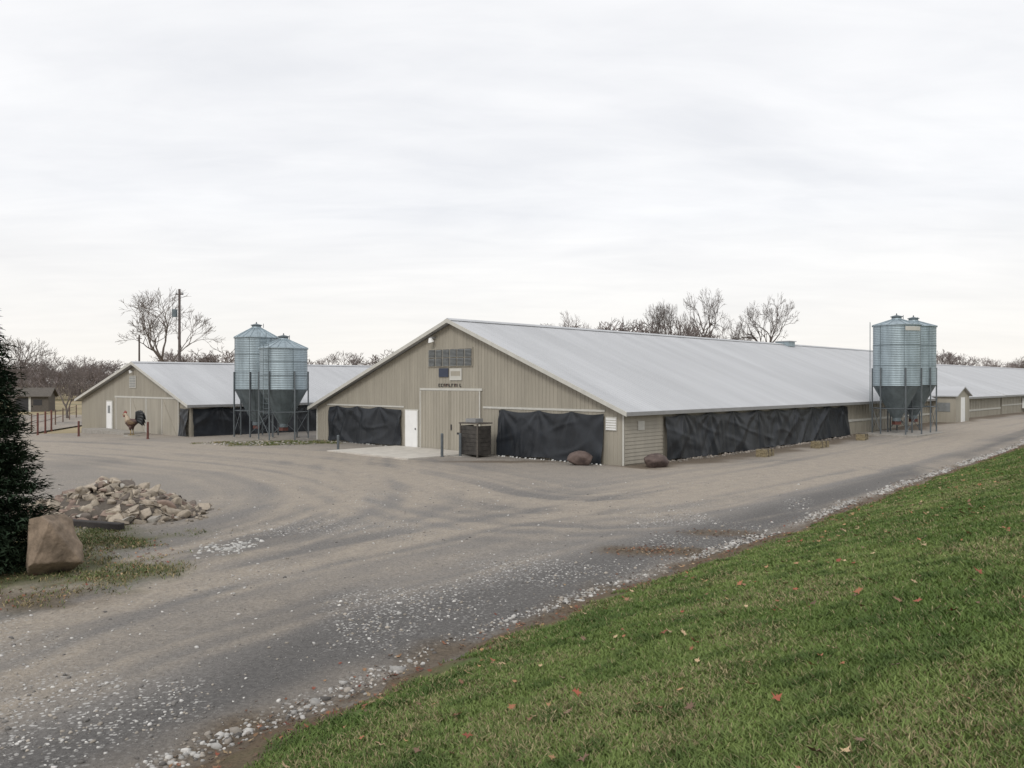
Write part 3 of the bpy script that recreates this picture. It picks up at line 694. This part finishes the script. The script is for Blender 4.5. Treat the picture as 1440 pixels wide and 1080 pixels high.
# ------------------------------------------------------------ silos
def silo(x,y,R,ze,zt,zc=3.15,hop=1.05,rot=0,ladder_ang=-2.2,z0=0,logo=False):
    P=empty('feed_silo',(x,y,z0),rot)
    b=MB();prof=[(R+.010*math.sin(z*2*math.pi/.11),z) for z in np.arange(zc,ze,.022)]
    b.lathe(prof,'galv',56)
    b.obj('corrugated_body',parent=P,smooth=True)
    b=MB()
    for z in np.linspace(zc,ze,4): b.lathe([(R+.011,z-.014),(R+.016,z-.012),(R+.016,z+.012),(R+.011,z+.014)],'galvdk',56)
    for k in range(6):
        a=2*math.pi*k/6+.3;c,s=math.cos(a),math.sin(a);R1=R+.008;hw=.011
        b.hexa([(R1*c-s*hw,R1*s+c*hw,zc),(R1*c+s*hw,R1*s-c*hw,zc),((R1+.01)*c+s*hw,(R1+.01)*s-c*hw,zc),((R1+.01)*c-s*hw,(R1+.01)*s+c*hw,zc),
                (R1*c-s*hw,R1*s+c*hw,ze),(R1*c+s*hw,R1*s-c*hw,ze),((R1+.01)*c+s*hw,(R1+.01)*s-c*hw,ze),((R1+.01)*c-s*hw,(R1+.01)*s+c*hw,ze)],'galvdk')
    b.obj('seams',parent=P)
    b=MB();n=72
    b.lathe([(R+.07,ze-.05),(R+.07,ze+.0),(.32,zt-.28),(.30,zt-.2)],'galv',n)
    for k in range(18):
        a=2*math.pi*k/18;c,s=math.cos(a),math.sin(a)
        b.path([((R+.07)*c,(R+.07)*s,ze+.015),(.33*c,.33*s,zt-.265)],[.022,.018],'galv',4)
    b.lathe([(.30,zt-.26),(.30,zt-.12),(.37,zt-.11),(.37,zt-.07),(.02,zt+.03)],'galvdk',24)
    b.path([(.45,0,zt-.25),(.45,0,zt+.02)],[.02,.02],'steel',5);b.tube((0,0,zt),(0,0,zt+.13),.05,.03,'steel')
    b.obj('roof_cone',parent=P)
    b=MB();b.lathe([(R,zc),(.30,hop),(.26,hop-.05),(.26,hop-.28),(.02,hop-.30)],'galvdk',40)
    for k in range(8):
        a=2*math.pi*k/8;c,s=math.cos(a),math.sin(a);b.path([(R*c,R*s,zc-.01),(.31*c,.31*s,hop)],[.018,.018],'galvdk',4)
    b.path([(0,0,hop-.2),(.5,.3,hop+.1),(1.6,1.6,2.2)],[.07,.07,.07],'steel',8)
    b.box(-.2,.2,-.2,.2,hop-.5,hop-.28,'rust')
    b.obj('hopper',parent=P)
    b=MB();nl=6
    for k in range(nl):
        a=2*math.pi*k/nl+.35;c,s=math.cos(a),math.sin(a);R2=R+.06
        b.path([(R2*c,R2*s,-.1),(R2*c,R2*s,zc+1.15)],[.055,.055],'steel',4)
        b.box(R2*c-.13,R2*c+.13,R2*s-.13,R2*s+.13,-.05,.05,'concedge')
        a2=2*math.pi*(k+1)/nl+.35
        p=lambda A,z:(R2*math.cos(A),R2*math.sin(A),z)
        b.path([p(a,1.75),p(a2,1.75)],[.03,.03],'steel',4)
        if k%2==0:
            b.path([p(a,.3),p(a2,1.72)],[.02,.02],'steel',4);b.path([p(a2,.3),p(a,1.72)],[.02,.02],'steel',4)
        b.path([p(a,zc-.02),p(a2,zc-.02)],[.035,.035],'steel',4)
    b.obj('legs',parent=P)
    b=MB();a=ladder_ang;c,s=math.cos(a),math.sin(a);R3=R+.17
    for q in(-.2,.2): b.path([(R3*c-s*q,R3*s+c*q,1.6),(R3*c-s*q,R3*s+c*q,ze+.25)],[.018,.018],'galvdk',4)
    for z in np.arange(1.7,ze+.2,.3): b.path([(R3*c-s*.2,R3*s+c*.2,z),(R3*c+s*.2,R3*s-c*.2,z)],[.013,.013],'galvdk',4)
    b.obj('ladder',parent=P)
    if logo:
        b=MB();vs=[];nn=14
        for k in range(nn+1):
            a=-1.75+k*(.9/nn)
            for z in (ze-.40,ze-.14): vs.append(((R+.03)*math.cos(a),(R+.03)*math.sin(a),z))
        b.add(vs,[(2*k,2*k+2,2*k+3,2*k+1) for k in range(nn)],'trim');b.obj('nameplate',parent=P)
    return P
silo(-17.0,54.5,1.38,6.58,7.5,rot=.2,ladder_ang=-1.2)
silo(-14.5,52.0,1.46,5.77,6.6,rot=.9,ladder_ang=-2.9)
x,y=bw(26.5,-2.3);silo(x,y,1.40,7.1,7.75,3.2,1.2,rot=.1,ladder_ang=2.6,z0=bz(x,y)-.05,logo=True)
x,y=bw(29.7,-2.3);silo(x,y,1.38,7.1,7.75,3.2,1.2,rot=.5,ladder_ang=1.4,z0=bz(x,y)-.05)
b=MB()
x,y=bw(28.0,-2.3);b.box(-3.3,3.3,-1.8,1.8,-.2,.05,'concedge');b.obj('concrete_pad',loc=(x,y,bz(x,y)),rot=ANG)

# ------------------------------------------------------------ rooster statue
M['r_gold']=mat('rooster_gold',(.14,.09,.05),.6,var=.3,vscale=8);M['r_red']=mat('rooster_red',(.24,.04,.03),.5,var=.2);M['r_body']=mat('rooster_body',(.075,.04,.032),.6,var=.4,vscale=6)
M['r_black']=mat('rooster_black',(.012,.014,.016),.45,var=.3);M['r_white']=mat('rooster_cream',(.42,.34,.25),.6,var=.25,vscale=5);M['r_yel']=mat('rooster_yellow',(.30,.21,.08),.5,var=.1)
rx,ry=-26.0,56.0
b=MB()
b.path([(-.48,0,1.08),(-.36,0,1.04),(-.22,0,.97),(-.05,0,.90),(.12,0,.90),(.26,0,1.0),(.33,0,1.14)],[.03,.14,.24,.30,.30,.24,.16],'r_body',14,flat=.85)
b.path([(.22,0,1.0),(.32,0,1.16),(.37,0,1.32),(.41,0,1.44),(.47,0,1.50),(.55,0,1.50),(.60,0,1.48)],[.25,.19,.13,.10,.105,.08,.03],'r_white',14,flat=.9)
b.path([(.58,0,1.49),(.66,0,1.47),(.71,0,1.43)],[.045,.03,.003],'r_yel',8)
cpts=[(.36,1.56),(.36,1.70),(.41,1.62),(.44,1.76),(.49,1.64),(.53,1.74),(.56,1.60),(.62,1.62),(.60,1.54)]
v=[(x,-.02,z) for x,z in cpts]+[(x,.02,z) for x,z in cpts];nn=len(cpts)
b.add(v,[tuple(range(nn)),tuple(range(2*nn-1,nn-1,-1))]+[(i,nn+i,nn+(i+1)%nn,(i+1)%nn) for i in range(nn)],'r_red')
for q in(-.035,.035): b.path([(.56,q,1.44),(.57,q,1.36),(.55,q,1.30)],[.02,.04,.01],'r_red',8);b.path([(.50,q*2.4,1.53),(.50,q*2.9,1.53)],[.018,.01],'r_black',8)
for i,(ex,ez) in enumerate(((-.95,1.42),(-1.0,1.22),(-.95,1.0),(-.78,1.55),(-.88,.82),(-.62,1.60))):
    for yy in(-.06,.05):
        b.path([(-.36,yy,1.08),(-.36+(ex+.36)*.35,yy*1.6,1.12+(ez-1.08)*.75+.12),(-.36+(ex+.36)*.75,yy*2,ez+.1),(ex,yy*2,ez-.12)],[.08,.14,.12,.01],'r_black',8,flat=.35)
for q in(-1,1):
    b.path([(.2,q*.24,1.04),(.02,q*.29,.96),(-.2,q*.27,.92),(-.38,q*.2,.90)],[.06,.17,.13,.02],'r_gold',10,flat=.3)
    b.path([(.0,q*.13,.72),(.02,q*.14,.55),(.0,q*.14,.40)],[.14,.09,.04],'r_body',10)
    b.path([(.0,q*.14,.42),(-.03,q*.14,.24),(.0,q*.14,.08)],[.035,.028,.03],'r_yel',8)
    for an in(-.5,0,.5,3.14): b.path([(0,q*.14,.09),(.16*math.cos(an),q*.14+.16*math.sin(an),.075)],[.028,.014],'r_yel',6)
b.lathe([(.001,.06),(.5,.06),(.52,.04),(.52,-.1)],'concedge',24)
b.obj('rooster_statue',smooth=True,loc=(rx,ry,bz(rx,ry)),rot=math.pi-.15)

# ------------------------------------------------------------ trees
def grow(b,r,p,d,ln,rad,lv,mt,up,rmin,kids,spread,pe):
    n=3 if lv>1 else 2;pts=[p];rs=[rad];q=Vector(p);dd_=Vector(d)
    for i in range(n):
        dd_=(dd_+Vector((r.gauss(0,.14),r.gauss(0,.14),r.gauss(0,.10)+up*.5))).normalized();q=q+dd_*ln/n
        pts.append(q.copy());rs.append(max(rmin*.6,rad*(1-.42*(i+1)/n)))
    b.path(pts,rs,mt,7 if lv>5 else (4 if lv>3 else 3),cap=False)
    if lv==0: return
    for i in range(kids+(1 if r.random()<pe else 0)):
        f=1 if i<2 else r.uniform(.35,.95);j=min(n-1,int(f*n));pp=pts[j]+(pts[j+1]-pts[j])*(f*n-j if f<1 else 1)
        az=r.uniform(0,6.283)+i*3.14;side=dd_.orthogonal().normalized();side=Matrix.Rotation(az,3,dd_)@side
        nd=(dd_+side*r.uniform(spread*.6,spread*1.4)+Vector((0,0,up))).normalized()
        grow(b,r,pp,nd,ln*r.uniform(.70,.88),max(rmin,rad*(.58 if i>0 else .68)),lv-1,mt,up,rmin,kids,spread,pe)
def bare_mesh(seed,Ht,lv,mt,rad,trunk=.25,rmin=.025,kids=2,spread=.55,up=.08,pe=.5):
    b=MB();r=random.Random(seed)
    grow(b,r,Vector((0,0,-.2)),Vector((r.gauss(0,.04),r.gauss(0,.04),1)),Ht*trunk,rad,lv,mt,up,rmin,kids,spread,pe)
    zs_=[v[2] for v in b.v];k=Ht/np.percentile(zs_,99.7);b.v=[(x*k,y*k,z*k) for x,y,z in b.v]
    return b
def scaleXY(b,w):
    V_=np.array(b.v);hi=V_[:,2]>V_[:,2].max()*.35
    cx,cy=V_[hi,0].mean(),V_[hi,1].mean();f=np.clip(V_[:,2]/V_[:,2].max(),0,1)
    V_[:,0]-=cx*f;V_[:,1]-=cy*f
    m=np.percentile(np.abs(V_[:,0]),97);k=w/2/m
    low=np.clip(V_[:,2]/(V_[:,2].max()*.15),0,1);kk=1+(k-1)*low
    V_[:,0]*=kk;V_[:,1]*=kk;b.v=[tuple(q) for q in V_]
def tree(name,x,y,Ht,wid,seed,lv=6,mt='bark',rad=.35,**kw):
    b=bare_mesh(seed,Ht,lv,mt,rad,**kw);scaleXY(b,wid)
    return b.obj(name,loc=(x,y,bz(x,y)-.2))
tree('bare_tree',-50.2,120,18.0,12,6,8,rmin=.018,rad=.3,trunk=.18,spread=.55,pe=.4)
tree('bare_tree',-54.5,90,9.0,7,12,7,'bark',.2,trunk=.2,rmin=.012)
tree('bare_tree',-49.8,92,6.8,5,13,7,'bark',.16,trunk=.2,rmin=.012)
tree('bare_tree',37.8,150,20.6,12,31,8,'barkdk',.5,rmin=.024,trunk=.2,spread=.62,up=.05,pe=.35)
tree('bare_tree',46.2,152,19.6,11.5,34,8,'barkdk',.5,rmin=.024,trunk=.2,spread=.62,up=.05,pe=.35)
tree('bare_tree',27.8,150,18.4,10,27,8,'barkdk',.35,rmin=.022,trunk=.2,pe=.35)
tree('bare_tree',32.5,156,16.0,9,28,8,'barkhaze',.35,rmin=.025,trunk=.2,pe=.35)
tree('bare_tree',10.8,165,18.0,8,36,8,'barkhaze',.3,rmin=.025,trunk=.2,pe=.35)
tl=empty('distant_treeline',(0,0,0))
vars_=[bare_mesh(100+i,10,7,'barkhaze',.18,rmin=.022,kids=2,spread=.6,trunk=.19,pe=.35) for i in range(6)]
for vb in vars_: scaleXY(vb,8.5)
vm=[]
for i,vb in enumerate(vars_):
    o=vb.obj('treeline_tree',parent=tl);vm.append(o.data);COL.objects.unlink(o);bpy.data.objects.remove(o)
rr=random.Random(5)
def rowt(r0,r1,dep,h,nn,jd=18):
    for i in range(nn):
        q=r0+(r1-r0)*(i+rr.random())/nn;dp=dep+rr.uniform(-jd,jd);s=h/10*rr.uniform(.70,1.1)
        o=bpy.data.objects.new('treeline_tree',vm[rr.randrange(6)]);COL.objects.link(o);o.parent=tl
        o.location=(q*dep,dp,-.3);o.scale=(s*1.1,s*1.1,s);o.rotation_euler=(0,0,rr.uniform(0,6.28))
rowt(-.95,-.40,215,9.2,60);rowt(-.95,-.4,250,10.5,40)
rowt(-.44,-.12,185,10.5,24);rowt(.05,.22,168,15.2,30,10);rowt(.42,1.1,250,13.8,64);rowt(-.15,.5,300,12,30)
rb_=np.random.default_rng(4)
def brush(r0,r1,dep,h,n,jd=14):
    q=rb_.uniform(r0,r1,n);x=q*dep;y=dep+rb_.uniform(-jd,jd,n)
    hh=h*(.45+.7*fbm(x*.12,x*0,6))*rb_.random(n)**.9;a=rb_.uniform(0,6.28,n);ww=rb_.uniform(.03,.10,n);lh=rb_.uniform(.5,1.6,n)
    z=hh-.3;ex,ey=np.cos(a)*ww,np.sin(a)*ww;lx_,ly_=rb_.normal(0,.4,n),rb_.normal(0,.4,n)
    v=np.empty((n,3,3));v[:,0]=np.c_[x-ex,y-ey,z];v[:,1]=np.c_[x+ex,y+ey,z];v[:,2]=np.c_[x+lx_,y+ly_,z+lh]
    return v.reshape(-1,3)
v=np.concatenate([brush(-.98,-.38,225,7.5,42000),brush(-.45,-.1,190,5.5,8000),brush(.05,.22,170,12.5,9000),brush(.4,1.15,255,10,32000)])
o=npmesh('understory_brush',v,[np.arange(len(v)).reshape(-1,3)],M['barkhaze']);o.parent=tl

def spruce(x,y,Ht,R):
    b=MB();r=random.Random(9);b.path([(0,0,-.1),(0,0,Ht*.5),(.03,0,Ht)],[.12,.07,.01],'barkdk',8)
    M['needles']=mat('needles',(.014,.028,.017),.8,var=.5,vscale=2.5,spec=.15,col2=(.042,.066,.036))
    V_=[];F_=[];z=.1
    while z<Ht-.05:
        f=1-z/Ht;nb=int(7+15*f)
        for k in range(nb):
            a=r.uniform(0,6.28);l=R*(f**.75)*r.uniform(.65,1.12)+.06
            for j in range(int(16+l*60)):
                u=r.random()**.55;cx=math.cos(a)*l*u;cy=math.sin(a)*l*u;cz=z+r.gauss(0,.045)-.28*l*u+.2*l*u*u
                px_=cx+r.gauss(0,.05+.05*u);py_=cy+r.gauss(0,.05+.05*u)
                dx,dy,dz=math.cos(a)+r.gauss(0,.6),math.sin(a)+r.gauss(0,.6),r.gauss(-.1,.45);n_=math.sqrt(dx*dx+dy*dy+dz*dz);ll=r.uniform(.08,.17)/n_
                w_=.018;o=len(V_)
                V_.extend([(px_-dy*w_,py_+dx*w_,cz-w_*.6),(px_+dy*w_,py_-dx*w_,cz+w_*.6),(px_+dx*ll,py_+dy*ll,cz+dz*ll)]);F_.append((o,o+1,o+2))
        z+=.075+.03*r.random()
    b.add(V_,F_,'needles');return b.obj('spruce_tree',loc=(x,y,bz(x,y)))
spruce(-10.4,15.9,5.1,1.45)

b=MB();b.path([(0,0,-.5),(0,0,13.6)],[.17,.12],'barkdk',10);b.box(-.4,.4,-.05,.05,13.0,13.1,'barkdk')
for q in(-.35,.35): b.tube((q,0,13.1),(q,0,13.25),.05,.04,'galvdk')
b.lathe([(.001,11.5),(.27,11.5),(.27,10.7),(.001,10.7)],'galvdk',14,cx=-.5);b.obj('utility_pole',loc=(-34.5,85,-.3))
b=MB();b.path([(0,0,-.5),(0,0,10.9)],[.17,.12],'barkdk',8);b.box(-.4,.4,-.06,.06,10.3,10.4,'barkdk');b.obj('utility_pole',loc=(-54.6,120,-.3))
sx,sy=-68.3,117;b=MB();z0=-.4
b.box(-2.3,2.3,-2,2,0,2.2,'wood');b.box(-1.9,-.2,-2.03,-2.003,.05,1.9,'dark');b.box(.4,1.5,-2.03,-2.003,.9,1.7,'dark');b.box(-.18,.1,-2.05,-2.003,0,2.1,'trim')
b.add([(-2.3,-2,2.2),(-2.3,2,2.2),(-2.3,0,3.2),(2.3,-2,2.2),(2.3,2,2.2),(2.3,0,3.2)],[(0,2,1),(3,4,5)],'wood')
for a in(-2.4,2.4): b.hexa([(-2.7,a,2.08),(2.7,a,2.08),(2.7,0,3.25),(-2.7,0,3.25),(-2.7,a,2.18),(2.7,a,2.18),(2.7,0,3.38),(-2.7,0,3.38)],'wood')
b.obj('wooden_shed',loc=(sx,sy,z0-.1),rot=.3)
P6=empty('wooden_fence',(0,0,0));b=MB()
pf=[(-39.3,67),(-41.0,72),(-43.2,77.5),(-45.5,83),(-47.8,88.5),(-50,94)]
for x,y in pf: b.path([(x,y,bz(x,y)-.3),(x,y,bz(x,y)+1.45)],[.065,.06],'fence',6)
for a,c_ in zip(pf[:-1],pf[1:]):
    for z in(.65,1.25): b.path([(a[0],a[1],bz(*a)+z),(c_[0],c_[1],bz(*c_)+z)],[.025,.025],'fence',4)
b.obj('posts_and_rails',parent=P6)
print('done')
